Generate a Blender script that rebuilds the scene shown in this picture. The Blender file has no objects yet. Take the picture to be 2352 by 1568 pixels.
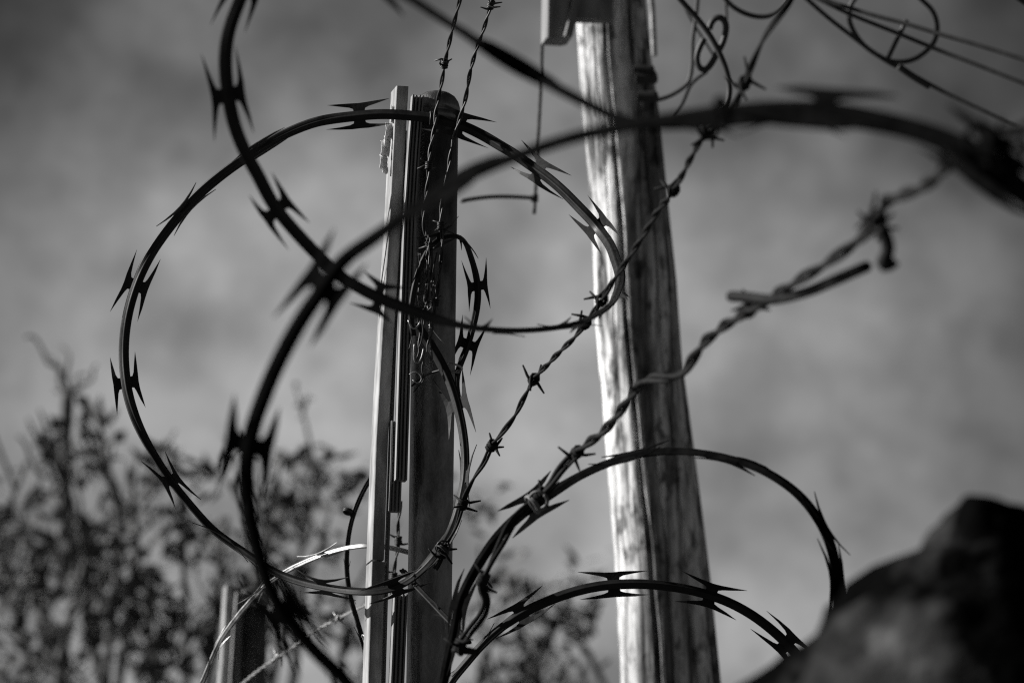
import bpy, bmesh, math, random
from mathutils import Vector, Matrix
random.seed(7)
S = bpy.context.scene
R = math.radians

# ------------------------------------------------------------------ camera
PITCH = R(12.0)
CAM = Vector((0, 0, 1.6))
LENS = 200.0
cam = bpy.data.cameras.new('camera')
cam_o = bpy.data.objects.new('camera', cam)
S.collection.objects.link(cam_o)
S.camera = cam_o
cam_o.location = CAM
cam_o.rotation_euler = (math.pi / 2 + PITCH, 0, 0)
cam.lens = LENS
cam.sensor_width = 36
cam.clip_start = 0.1
cam.clip_end = 3000
cam.dof.use_dof = True
cam.dof.focus_distance = 6.9
cam.dof.aperture_fstop = 9.8
cam.dof.aperture_blades = 0

# ------------------------------------------------------------------ world: clear sky seen in black and white through a red filter, thin cloud
SUN_EL, SUN_AZ = R(25), R(-85)          # azimuth clockwise from +Y
world = bpy.data.worlds.new('World')
S.world = world
world.use_nodes = True
wt = world.node_tree
wn, wl = wt.nodes, wt.links
bg = wn['Background']
sky = wn.new('ShaderNodeTexSky')
sky.sky_type = 'NISHITA'
sky.sun_disc = False
sky.sun_elevation = SUN_EL
sky.sun_rotation = SUN_AZ % (2 * math.pi)
sep = wn.new('ShaderNodeSeparateColor')
wl.new(sky.outputs[0], sep.inputs[0])
tc = wn.new('ShaderNodeTexCoord')
def wmath(op, a, b=None, c=None):
    m = wn.new('ShaderNodeMath'); m.operation = op
    for i, v in enumerate((a, b, c)):
        if v is None: continue
        if isinstance(v, (int, float)): m.inputs[i].default_value = v
        else: wl.new(v, m.inputs[i])
    return m.outputs[0]
def wnoise(scale, detail, rough, off=(0, 0, 0), stretch=(1, 1, 1)):
    mp = wn.new('ShaderNodeMapping')
    mp.inputs['Location'].default_value = off
    mp.inputs['Scale'].default_value = stretch
    wl.new(tc.outputs['Generated'], mp.inputs[0])
    nz = wn.new('ShaderNodeTexNoise')
    nz.inputs['Scale'].default_value = scale
    nz.inputs['Detail'].default_value = detail
    nz.inputs['Roughness'].default_value = rough
    wl.new(mp.outputs[0], nz.inputs[0])
    return nz.outputs[0]
BANK_C = (-0.006, math.cos(R(11.0)), math.sin(R(11.0)))
SKYMUL = 1.0
# a bright veil of cloud (its centre lies behind the posts) over darker sky
dot = wn.new('ShaderNodeVectorMath'); dot.operation = 'DISTANCE'
nrm = wn.new('ShaderNodeVectorMath'); nrm.operation = 'NORMALIZE'
wl.new(tc.outputs['Generated'], nrm.inputs[0])
wl.new(nrm.outputs[0], dot.inputs[0]); dot.inputs[1].default_value = BANK_C
warp = wnoise(7.0, 3, .5, (3.1, 0.2, 1.7))
dist = wmath('ADD', dot.outputs['Value'], wmath('MULTIPLY', wmath('SUBTRACT', warp, 0.5), 0.035))
veil = wn.new('ShaderNodeMapRange'); veil.interpolation_type = 'SMOOTHERSTEP'
wl.new(dist, veil.inputs[0])
veil.inputs[1].default_value = 0.022; veil.inputs[2].default_value = 0.150
veil.inputs[3].default_value = 1.55; veil.inputs[4].default_value = 0.30
cl = wnoise(24.0, 5, .52, (0.35, 0.1, 0.62), (1, 1, 1.15))
clr = wn.new('ShaderNodeMapRange')
wl.new(cl, clr.inputs[0])
clr.inputs[1].default_value = 0.36; clr.inputs[2].default_value = 0.60
clr.inputs[3].default_value = 0.50; clr.inputs[4].default_value = 1.12
fine = wmath('ADD', wmath('MULTIPLY', wnoise(75.0, 5, .6, (1, 2, 3)), 0.95), 0.52)
val = wmath('MULTIPLY', sep.outputs[0], veil.outputs[0])
val = wmath('MULTIPLY', val, clr.outputs[0])
val = wmath('MULTIPLY', val, fine)
wl.new(val, bg.inputs[0])
bg.inputs[1].default_value = 0.07

# ------------------------------------------------------------------ sun
sun = bpy.data.lights.new('sun', 'SUN')
sun.energy = 5.0
sun.angle = R(0.53)
sun.color = (1.0, 0.99, 0.975)
sun_o = bpy.data.objects.new('sun', sun)
S.collection.objects.link(sun_o)
sd = Vector((math.sin(SUN_AZ) * math.cos(SUN_EL), math.cos(SUN_AZ) * math.cos(SUN_EL), math.sin(SUN_EL)))
sun_o.rotation_euler = sd.to_track_quat('Z', 'Y').to_euler()
sun_o.location = (-6, 4, 8)

# ------------------------------------------------------------------ exposure and sampling
vs = S.view_settings
vs.view_transform = 'Standard'
vs.look = 'None'
vs.exposure = 0.5
vs.gamma = 1.0
vs.use_curve_mapping = False
S.render.engine = 'CYCLES'
S.cycles.use_denoising = False
S.cycles.max_bounces = 5
S.cycles.sample_clamp_direct = 2.0
S.cycles.sample_clamp_indirect = 1.5
S.cycles.use_adaptive_sampling = False
S.cycles.pixel_filter_type = 'BLACKMAN_HARRIS'
S.cycles.filter_width = 1.2

# ------------------------------------------------------------------ helpers
FWD = Vector((0, math.cos(PITCH), math.sin(PITCH)))
UP = Vector((0, -math.sin(PITCH), math.cos(PITCH)))
RT = Vector((1, 0, 0))
K = 36.0 / LENS / 2352.0
def at(x, y, z):
    """the point in the place that stands z metres away along the view axis"""
    return CAM + z * (FWD + RT * ((x - 1176) * K) + UP * ((784 - y) * K))

def tag(o, label=None, cat=None, group=None, kind=None):
    if label: o['label'] = label
    if cat: o['category'] = cat
    if group: o['group'] = group
    if kind: o['kind'] = kind
    return o
def empty(name, loc, label, cat, group=None):
    o = bpy.data.objects.new(name, None)
    S.collection.objects.link(o)
    o.location = loc
    o.empty_display_size = .05
    return tag(o, label, cat, group)
def link(name, me, parent=None):
    o = bpy.data.objects.new(name, me)
    S.collection.objects.link(o)
    if parent is not None:
        o.parent = parent
        o.matrix_parent_inverse = Matrix.Translation(-parent.location)
    return o
class MB:
    def __init__(s): s.v, s.f = [], []
    def add(s, v, f):
        b = len(s.v)
        s.v += [tuple(p) for p in v]
        s.f += [tuple(i + b for i in q) for q in f]
        return s
    def mesh(s, name, mat, smooth=True):
        me = bpy.data.meshes.new(name)
        me.from_pydata(s.v, [], s.f)
        me.materials.append(mat)
        if smooth: me.polygons.foreach_set('use_smooth', [True] * len(me.polygons))
        me.update()
        return me
    def build(s, name, mat, parent=None, smooth=True):
        return link(name, s.mesh(name, mat, smooth), parent)

def catmull(P, step):
    """centripetal-like smooth line through points, resampled"""
    n = len(P); out = []
    for i in range(n - 1):
        p0 = P[i - 1] if i else P[0] * 2 - P[1]
        p1, p2 = P[i], P[i + 1]
        p3 = P[i + 2] if i + 2 < n else P[-1] * 2 - P[-2]
        L = (p2 - p1).length
        m = max(2, int(L / step))
        for k in range(m):
            t = k / m
            out.append(0.5 * ((2 * p1) + (p2 - p0) * t + (2 * p0 - 5 * p1 + 4 * p2 - p3) * t * t
                              + (3 * p1 - p0 - 3 * p2 + p3) * t ** 3))
    out.append(P[-1].copy())
    # even spacing
    res = [out[0]]; acc = 0
    for a, b in zip(out, out[1:]):
        seg = (b - a).length
        while acc + seg >= step and seg > 1e-9:
            t = (step - acc) / seg
            a = a.lerp(b, t)
            res.append(a.copy())
            seg = (b - a).length
            acc = 0
        acc += seg
    if acc > step * .3: res.append(out[-1])
    return res
def smooth_line(L, n):
    for _ in range(n):
        L = [L[0]] + [(L[i - 1] + 2 * L[i] + L[i + 1]) / 4 for i in range(1, len(L) - 1)] + [L[-1]]
    return L
def path(pts, step=.004, sm=12, z=None):
    """pts: (x, y) or (x, y, z); missing distances are interpolated along the line"""
    q = [list(p) for p in pts]
    known = [i for i, p in enumerate(q) if len(p) == 3]
    if not known: q[0].append(z); known = [0]
    d = [0]
    for a, b in zip(q, q[1:]): d.append(d[-1] + math.hypot(a[0] - b[0], a[1] - b[1]))
    zs = []
    for i, p in enumerate(q):
        if len(p) == 3: zs.append(p[2]); continue
        lo = [k for k in known if k < i]; hi = [k for k in known if k > i]
        if not lo: zs.append(q[hi[0]][2])
        elif not hi: zs.append(q[lo[-1]][2])
        else:
            a, b = lo[-1], hi[0]; t = (d[i] - d[a]) / (d[b] - d[a])
            zs.append(q[a][2] * (1 - t) + q[b][2] * t)
    P = [at(p[0], p[1], w) for p, w in zip(q, zs)]
    return smooth_line(catmull(P, step), sm)
def tangents(L):
    T = []
    for i in range(len(L)):
        a = L[max(0, i - 1)]; b = L[min(len(L) - 1, i + 1)]
        T.append((b - a).normalized())
    return T
def sweep(mb, L, rad, sides=6, caps=True):
    T = tangents(L)
    n = Vector((0, 0, 1)) if abs(T[0].z) < .9 else Vector((1, 0, 0))
    n = (n - T[0] * n.dot(T[0])).normalized()
    V, F = [], []
    for i, p in enumerate(L):
        n = (n - T[i] * n.dot(T[i]))
        n = n.normalized() if n.length > 1e-6 else T[i].orthogonal().normalized()
        b = T[i].cross(n)
        r = rad[i] if isinstance(rad, (list, tuple)) else rad
        for k in range(sides):
            a = 2 * math.pi * k / sides
            V.append(p + n * (math.cos(a) * r) + b * (math.sin(a) * r))
    m = len(L)
    for i in range(m - 1):
        for k in range(sides):
            F.append((i * sides + k, i * sides + (k + 1) % sides, (i + 1) * sides + (k + 1) % sides, (i + 1) * sides + k))
    if caps:
        F.append(tuple(range(sides))[::-1]); F.append(tuple((m - 1) * sides + k for k in range(sides)))
    return mb.add(V, F)

# ------------------------------------------------------------------ materials (black and white: greys only)
def mat(name, lo, hi, rough=.6, metal=0., scale=30., stretch=(1, 1, 1), detail=6, bump=.3, bscale=None, p0=.35, p1=.65, spec=.5, coords='Object', bdist=.002, nrough=.6):
    m = bpy.data.materials.new(name); m.use_nodes = True
    n, l = m.node_tree.nodes, m.node_tree.links
    b = n['Principled BSDF']
    t = n.new('ShaderNodeTexCoord'); mp = n.new('ShaderNodeMapping')
    mp.inputs['Scale'].default_value = stretch
    l.new(t.outputs[coords], mp.inputs[0])
    nz = n.new('ShaderNodeTexNoise'); nz.inputs['Scale'].default_value = scale
    nz.inputs['Detail'].default_value = detail; nz.inputs['Roughness'].default_value = nrough
    l.new(mp.outputs[0], nz.inputs[0])
    r = n.new('ShaderNodeMapRange'); l.new(nz.outputs[0], r.inputs[0])
    r.inputs[1].default_value = p0; r.inputs[2].default_value = p1
    r.inputs[3].default_value = lo; r.inputs[4].default_value = hi
    l.new(r.outputs[0], b.inputs['Base Color'])
    r2 = n.new('ShaderNodeMapRange'); l.new(nz.outputs[0], r2.inputs[0])
    r2.inputs[3].default_value = max(.05, rough - .12); r2.inputs[4].default_value = min(1, rough + .12)
    l.new(r2.outputs[0], b.inputs['Roughness'])
    b.inputs['Metallic'].default_value = metal
    b.inputs['Specular IOR Level'].default_value = spec
    if bump:
        nb = n.new('ShaderNodeTexNoise'); nb.inputs['Scale'].default_value = bscale or scale * 2
        nb.inputs['Detail'].default_value = 5
        l.new(mp.outputs[0], nb.inputs[0])
        bp = n.new('ShaderNodeBump'); bp.inputs['Strength'].default_value = bump; bp.inputs['Distance'].default_value = bdist
        l.new(nb.outputs[0], bp.inputs['Height']); l.new(bp.outputs[0], b.inputs['Normal'])
    return m
M = {}
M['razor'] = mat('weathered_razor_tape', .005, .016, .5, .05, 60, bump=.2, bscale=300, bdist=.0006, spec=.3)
M['razor_shaded'] = mat('backlit_razor_tape', .003, .008, .75, 0, 60, bump=.2, bscale=300, bdist=.0006, spec=.0)  # near-black copy of the tape; its backlit shade is put into the colour
M['razor_lit'] = mat('sunlit_razor_tape', .18, .42, .45, .75, 60, bump=.2, bscale=300, bdist=.0006)  # pale copy of the tape; sunlight on the rear arc put into the colour
M['wire'] = mat('rusty_wire', .015, .06, .5, .4, 90, bump=.2, bscale=400, bdist=.0005)
M['wire_light'] = mat('galvanised_wire', .25, .55, .4, .6, 90, bump=.2, bscale=400, bdist=.0005)
M['wire_dark'] = mat('near_black_wire', .006, .022, .7, 0, 90, bump=.2, bscale=400, bdist=.0005, spec=.1)  # darker wire tone for the long diagonal strands and loose ends
M['wire_mid'] = mat('dull_galvanised_wire', .08, .22, .6, .3, 90, bump=.2, bscale=400, bdist=.0005)
M['steel_bar'] = mat('painted_steel', .16, .42, .65, 0, 60, (1, 1, .25), bump=.35, bscale=500, bdist=.0008, spec=.3)
M['channel'] = mat('old_channel_steel', .18, .34, .55, .1, 160, (1, 1, .08), bump=.4, bscale=300, bdist=.0008, spec=.3)
M['pipe'] = mat('pipe_steel', .13, .34, .40, .9, 70, (1, 1, .3), bump=.6, bscale=420, bdist=.0010, p0=.3, p1=.7)
_p = M['pipe'].node_tree.nodes['Principled BSDF']; _p.inputs['Specular IOR Level'].default_value = .9; _p.inputs['Coat Weight'].default_value = .0; _p.inputs['Coat Roughness'].default_value = .38
M['cable'] = mat('black_cable', .02, .04, .6, 0, 60, bump=0)
M['paint'] = mat('peeling_paint', .7, .85, .8, 0, 80, bump=.3)
M['bracket'] = mat('dark_timber_bracket', .14, .32, .8, 0, 40, (1, 1, .1), bump=.3)
M['ground'] = mat('dry_earth', .03, .065, .95, 0, 2, bump=.5, bscale=20, bdist=.02)
M['rock'] = mat('rough_stone', .003, .06, .95, 0, 8, bump=.6, bscale=40, bdist=.01, p0=.545, p1=.72)
M['bark'] = mat('shrub_bark', .06, .14, .9, 0, 30, bump=.3)
M['leaf'] = mat('leaf', .04, .20, .75, 0, 8, bump=0, p0=.4, p1=.6)
lm = M['leaf'].node_tree; lb = lm.nodes['Principled BSDF']
lb.inputs['Specular IOR Level'].default_value = .12

# weathered pole wood: long dark checks on bleached grey
def wood_mat():
    m = bpy.data.materials.new('weathered_pole_wood'); m.use_nodes = True
    n, l = m.node_tree.nodes, m.node_tree.links
    b = n['Principled BSDF']; b.inputs['Roughness'].default_value = .95; b.inputs['Specular IOR Level'].default_value = .05
    t = n.new('ShaderNodeTexCoord')
    def nz(scale, st, det=6, rgh=.6):
        mp = n.new('ShaderNodeMapping'); mp.inputs['Scale'].default_value = st
        l.new(t.outputs['Object'], mp.inputs[0])
        z = n.new('ShaderNodeTexNoise'); z.inputs['Scale'].default_value = scale
        z.inputs['Detail'].default_value = det; z.inputs['Roughness'].default_value = rgh
        l.new(mp.outputs[0], z.inputs[0]); return z.outputs[0]
    def mr(x, a, b_, c, d):
        r = n.new('ShaderNodeMapRange'); l.new(x, r.inputs[0])
        for i, v in enumerate((a, b_, c, d)): r.inputs[i + 1].default_value = v
        return r.outputs[0]
    def mul(a, b_):
        q = n.new('ShaderNodeMath'); q.operation = 'MULTIPLY'; l.new(a, q.inputs[0]); l.new(b_, q.inputs[1]); return q.outputs[0]
    grain = nz(60, (1, 1, .035)); broad = nz(14, (1, 1, .10), 3); blot = nz(30, (1, 1, .5), 4); fleck = nz(150, (1, 1, .18), 5, .7)
    c = mul(mr(grain, .39, .55, .16, 1.0), mr(broad, .36, .50, .24, 1.0))
    c = mul(c, mr(blot, .36, .46, .25, 1.0))
    c = mul(c, mr(fleck, .38, .52, .5, 1.0))
    l.new(c, b.inputs['Base Color'])
    bp = n.new('ShaderNodeBump'); bp.inputs['Strength'].default_value = .8; bp.inputs['Distance'].default_value = .004
    l.new(grain, bp.inputs['Height']); l.new(bp.outputs[0], b.inputs['Normal'])
    return m
M['wood'] = wood_mat()

# ------------------------------------------------------------------ ground
g = MB()
N = 40
for i in range(N + 1):
    for j in range(N + 1):
        x = -400 + 800 * i / N; y = -300 + 1100 * j / N
        g.v.append((x, y, 0))
for i in range(N):
    for j in range(N):
        a = i * (N + 1) + j
        g.f.append((a, a + N + 1, a + N + 2, a + 1))
tag(g.build('ground', M['ground']), kind='structure')

# ------------------------------------------------------------------ steel fence post (thing): pipe with cap, flat bars and channel pieces bolted to it
def zp(y): return 7.0 - (y - 215) / 1353 * 0.16
def to_ground(a, b):
    """continue the line a->b down to the ground"""
    t = (a.z - 0.0) / (a.z - b.z)
    return a + (b - a) * t
def prism(mb, sec, line, yaw):
    c, s = math.cos(yaw), math.sin(yaw)
    V = []
    for p in line:
        for (u, w) in sec:
            V.append(p + Vector((u * c - w * s, u * s + w * c, 0)))
    n = len(sec); F = []
    for i in range(len(line) - 1):
        for k in range(n):
            F.append((i * n + k, i * n + (k + 1) % n, (i + 1) * n + (k + 1) % n, (i + 1) * n + k))
    F.append(tuple(range(n))); F.append(tuple((len(line) - 1) * n + k for k in range(n))[::-1])
    return mb.add(V, F)
axis_top = at(1003, 262, zp(262)); axis_bot = at(984, 1568, zp(1568))
base = to_ground(axis_top, axis_bot)
POST_LABEL = 'large sharp steel post of round pipe and bright-edged flat bar, wound with wire'
post = empty('fence_post', base, POST_LABEL, 'fence post', 'steel posts of the razor wire fence')
mb = MB()
L = [base.lerp(axis_top, k / 12) for k in range(13)]
sweep(mb, L, .0268, 32)
mb.build('pipe', M['pipe'], post)
# domed cap with a rolled rim
mb = MB()
ax = (axis_top - base).normalized()
prof = [(-.012, .0272), (-.0125, .0288), (-.002, .0288), (-.001, .0276), (.002, .0276), (.003, .0289), (.008, .0286), (.0145, .0268), (.021, .0225), (.0255, .016), (.028, .008), (.0287, .001)]
V, F = [], []
n0 = ax.orthogonal().normalized(); b0 = ax.cross(n0)
for h, r in prof:
    for k in range(32):
        a = 2 * math.pi * k / 32
        V.append(axis_top + ax * h + (n0 * math.cos(a) + b0 * math.sin(a)) * r)
for i in range(len(prof) - 1):
    for k in range(32):
        F.append((i * 32 + k, i * 32 + (k + 1) % 32, (i + 1) * 32 + (k + 1) % 32, (i + 1) * 32 + k))
mb.add(V, F); mb.build('cap', M['pipe'], post)
# the flat bar: bright left edge, dark front
def stations(pts, dz, ground=False):
    L = [at(x, y, zp(y) + dz) for x, y in pts]
    if ground: L.append(to_ground(L[-2], L[-1]))
    return L
def bevel_rect(w, d, b=.0008):
    return [(b, 0), (w - b, 0), (w, b), (w, d - b), (w - b, d), (b, d), (0, d - b), (0, b)]
mb = MB(); prism(mb, bevel_rect(.0150, .034), stations([(911, 197), (903, 340), (895, 499), (878, 760), (864, 1004), (854, 1284)], -.036), R(13)); mb.build('flat_bar', M['steel_bar'], post, False)
mb = MB(); prism(mb, bevel_rect(.0162, .034), stations([(854, 1288.5), (845, 1568)], -.0365, True), R(13)); mb.build('flat_bar', M['steel_bar'], post, False)
# thin flange that runs beside the bar
mb = MB(); prism(mb, bevel_rect(.0032, .018), stations([(929, 300), (921, 499), (906, 760), (897, 1004), (888, 1284), (880, 1568)], -.022, True), R(10)); mb.build('flange', M['channel'], post, False)
def comb(w, d, fins, fw, gd):
    s = [(0, d)]
    pitch = (w - fw) / (fins - 1)
    for k in range(fins):
        x = k * pitch; q = 0 if k % 2 == 0 else .0025
        s += [(x, gd if k else q), (x, q), (x + fw, q), (x + fw, gd)] if k < fins - 1 else [(x, gd), (x, q), (x + fw, q)]
    s[1] = (0, 0)
    s += [(w, d)]
    # drop doubled points
    o = []
    for p in s:
        if not o or (abs(p[0] - o[-1][0]) + abs(p[1] - o[-1][1])) > 1e-6: o.append(p)
    return o
mb = MB(); prism(mb, comb(.0145, .018, 4, .0019, .009), stations([(948, 217), (938, 350), (929, 499), (919, 780), (912, 1004), (909, 1100)], -.052), R(11))
mb.build('ribbed_channel', M['channel'], post, False)
mb = MB(); prism(mb, comb(.0150, .014, 4, .0019, .007), stations([(899, 965), (897, 1060), (893, 1172)], -.040), R(11))
mb.build('ribbed_channel', M['channel'], post, False)
mb = MB(); prism(mb, comb(.0165, .018, 4, .0021, .009), stations([(907, 1362), (898, 1568)], -.052, True), R(11))
mb.build('ribbed_channel', M['channel'], post, False)
post_parts = list(post.children)
# curled flakes of peeling paint on the bar's left edge
rr = random.Random(3)
for (x, y, h, w) in ((893, 300, 26, 12), (884, 340, 30, 14), (880, 372, 26, 12), (889, 325, 20, 10), (902, 262, 30, 6), (884, 390, 12, 8)):
    V, F = [], []
    h *= 1.3; w *= 1.3; c = at(x, y, zp(y) - .03)
    nx, ny = 5, 6; s = .00054
    for j in range(ny + 1):
        for i in range(nx + 1):
            u, v = i / nx, j / ny
            ragged = rr.uniform(-.09, .09) if i in (0, nx) or j in (0, ny) else 0
            V.append(c + Vector(((u - .5 + ragged * .6) * w * s + math.sin(v * 3) * .001, math.sin(u * 2.6 + v) * .0035 + (u - .5) * .006, (v - .5 + ragged) * h * s)))
    for j in range(ny):
        for i in range(nx):
            a = j * (nx + 1) + i; F.append((a, a + 1, a + nx + 2, a + nx + 1))
    o = MB().add(V, F).build('paint_flake', M['paint'], post)
    sol = o.modifiers.new('thick', 'SOLIDIFY'); sol.thickness = .0006

# the second post of the fence, farther away
far = empty('fence_post', Vector((0, 0, 0)), 'small blurred post at the bottom left edge among the branches', 'fence post', 'steel posts of the razor wire fence')
top_m = at(911, 197, zp(197)); top_f = at(521, 1340, 10.6)
shift = Vector((top_f.x - top_m.x, top_f.y - top_m.y, 0))
far.location = post.location + shift
for ch in post_parts:
    c = ch.copy(); S.collection.objects.link(c); c.parent = far
    c.matrix_parent_inverse = Matrix.Translation(-post.location)

# ------------------------------------------------------------------ utility pole
pole = empty('utility_pole', at(1530, 1568, 9.25), 'thick weathered wooden pole with one sunlit side behind the wires', 'utility pole')
def pole_edges(y):
    Lk = [(-200, 1318), (54, 1325), (252, 1336), (396, 1350), (564, 1361), (751, 1368), (967, 1386), (1112, 1397), (1292, 1411), (1568, 1424)]
    Rk = [(-200, 1468), (0, 1482), (144, 1496), (252, 1512), (499, 1537), (643, 1553), (823, 1565), (1003, 1589), (1184, 1613), (1328, 1631), (1568, 1655)]
    def ip(Kk):
        for (a, u), (b, v) in zip(Kk, Kk[1:]):
            if y <= b: return u + (v - u) * (y - a) / (b - a)
        return Kk[-1][1]
    return ip(Lk), ip(Rk)
st = []
zpole = lambda y: 9.4 - (y - 0) / 1568 * .2
for y in range(-200, 1569, 13):
    l, r = pole_edges(y)
    z = zpole(y)
    c = at((l + r) / 2, y, z); st.append((c, (r - l) / 2 * K * z))
topc, topr = st[0]; d = (st[0][0] - st[40][0]).normalized()
up = [(topc + d * (k * .12), topr * (1 - .008 * k)) for k in range(34, 0, -1)]
botc, botr = st[-1]; d2 = (st[-1][0] - st[-40][0]).normalized(); d2 = d2 / -d2.z
down = [(botc + d2 * (botc.z * k / 30), botr + .05 * k / 30) for k in range(1, 31)]
ring = up + st + down
pole.location = ring[-1][0]
from mathutils import noise as mn
NA = 360
V, F = [], []
cracks = [(4.40, .024, .07), (5.26, .022, .06), (3.72, .007, .03), (4.10, .006, .025), (4.80, .010, .03), (5.66, .010, .04), (3.3, .008, .03), (2.5, .02, .06), (.3, .015, .05), (1.2, .02, .06), (1.9, .01, .04), (5.0, .006, .02)]
for c, r in ring:
    for k in range(NA):
        a = 2 * math.pi * k / NA       # 0 = +x, 3/2 pi = towards the camera
        q = Vector((math.cos(a) * 3.2, math.sin(a) * 3.2, c.z * .55))
        rr_ = r * (1 + .03 * mn.noise(q) + .004 * mn.noise(Vector((math.cos(a) * 14, math.sin(a) * 14, c.z * 1.3))) + .012 * abs(mn.noise(Vector((math.cos(a) * 55, math.sin(a) * 55, c.z * 2.2)))))
        for ca, dep, wid in cracks:
            cc = ca + .10 * mn.noise(Vector((ca * 9, 0, c.z * 1.6))) + .04 * mn.noise(Vector((ca * 9, 4, c.z * 9)))
            dd = abs((a - cc + math.pi) % (2 * math.pi) - math.pi)
            if dd < wid:
                vis = max(0, mn.noise(Vector((ca * 5, 3.3, c.z * .9))) + .55)
                rr_ -= dep * vis * (1 - dd / wid)
        V.append(c + Vector((math.cos(a) * rr_, math.sin(a) * rr_, 0)))
nr = len(ring)
for i in range(nr - 1):
    for k in range(NA):
        F.append((i * NA + k, (i + 1) * NA + k, (i + 1) * NA + (k + 1) % NA, i * NA + (k + 1) % NA))
F.append(tuple(range(NA)))
MB().add(V, F).build('pole_shaft', M['wood'], pole)
# hanging timber bracket left of the pole's top and its brace
def board(pts_front, depth, yaw, name, m):
    pass
mb = MB(); prism(mb, bevel_rect(.036, .05, .002), [at(1256, 86, 9.15), at(1262, -260, 9.2)], R(11)); mb.build('crossarm', M['bracket'], pole, False)
mb = MB(); prism(mb, bevel_rect(.014, .060, .002), [at(1296, 82, 9.14), at(1336, -90, 9.2)], R(10)); mb.build('crossarm', M['bracket'], pole, False)
mb = MB(); prism(mb, bevel_rect(.062, .03, .002), [at(1318, 42, 9.16), at(1338, -160, 9.22)], R(5)); mb.build('brace', M['bracket'], pole, False)
for (x, y, r) in ((1502, 178, .011), (1505, 222, .009), (1497, 160, .007)):
    mb = MB(); p = at(x, y, 9.25)
    sweep(mb, [p + Vector((-.03, 0, 0)), p, p + Vector((.002, -.001, 0))], r, 8); mb.build('bolt', M['cable'], pole, False)

# ------------------------------------------------------------------ razor wire
def razor_section(w=.0050, t=.0034):
    return [(-w, 0), (-w * .82, t * .45), (-w * .45, t * .40), (-w * .22, t * .85), (0, t), (w * .22, t * .85), (w * .45, t * .40), (w * .82, t * .45),
            (w, 0), (w * .82, -t * .35), (w * .3, -t * .55), (0, -t * .6), (-w * .3, -t * .55), (-w * .82, -t * .35)]
REF = Vector((0, -.97, .1)).normalized()
def barb_mesh(variant, m, fat=1.0):
    rv = random.Random(variant)
    mb = MB(); th = .0009
    for sgn in (1, -1):
        f = rv.uniform(.92, 1.08); k1 = rv.uniform(-.0022, .003); k2 = rv.uniform(-.0022, .003); bend = rv.uniform(-.006, .006)
        out = [(-.0330 * f, .0158 + k1), (-.020, .0157 + k1 * .5), (-.008, .0152), (0, .0148), (.008, .0152), (.020, .0157 + k2 * .5), (.0330 * f, .0158 + k2)]
        inn = [(.0200, .0128 + k2 * .4), (.0100, .0104), (.0062, .0085), (.0058, .0062), (.0066, .0036), (0, .0036), (-.0066, .0036), (-.0058, .0062), (-.0062, .0085), (-.0100, .0104), (-.0200, .0128 + k1 * .4)]
        pts = [(a * 1.22 * (1 + (fat - 1) * .3), b_ * 1.06) for a, b_ in out + inn]
        if fat > 1: pts = [(a, b_ + (.0012 * (1 if i < 7 else -.6) if 0 < i < 6 or 7 <= i < 10 or 14 < i < 18 else 0)) for i, (a, b_) in enumerate(pts)]
        n = len(pts)
        V = []
        for side in (th / 2, -th / 2):
            for (t, s) in pts:
                V.append(Vector((t, s * sgn, side + bend * (abs(t) / .033) ** 2)))
        # triangles across: blade strip + neck
        tri = [(0, 1, 17), (1, 2, 16), (1, 16, 17), (2, 3, 15), (2, 15, 16), (3, 10, 15), (3, 4, 10)]
        tri = []
        # indices: out 0..6, inn 7..17
        tri += [(6, 5, 7), (5, 4, 8), (5, 8, 7), (4, 3, 9), (4, 9, 8), (0, 17, 1), (1, 17, 16), (1, 16, 2), (2, 16, 15), (2, 15, 3), (3, 15, 9), (15, 14, 10), (15, 10, 9), (14, 13, 11), (14, 11, 10), (13, 12, 11)]
        F = []
        for a, b, c in tri:
            F.append((a, b, c)); F.append((a + n, c + n, b + n))
        for i in range(n): F.append((i, (i + 1) % n, (i + 1) % n + n, i + n))
        mb.add(V, F)
    return mb.mesh('barb', m, False)
BARBS = {k: [barb_mesh(i + 1, M[k], 1.25 if k == 'razor_shaded' else 1.0) for i in range(5)] for k in ('razor', 'razor_lit', 'razor_shaded')}
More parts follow.
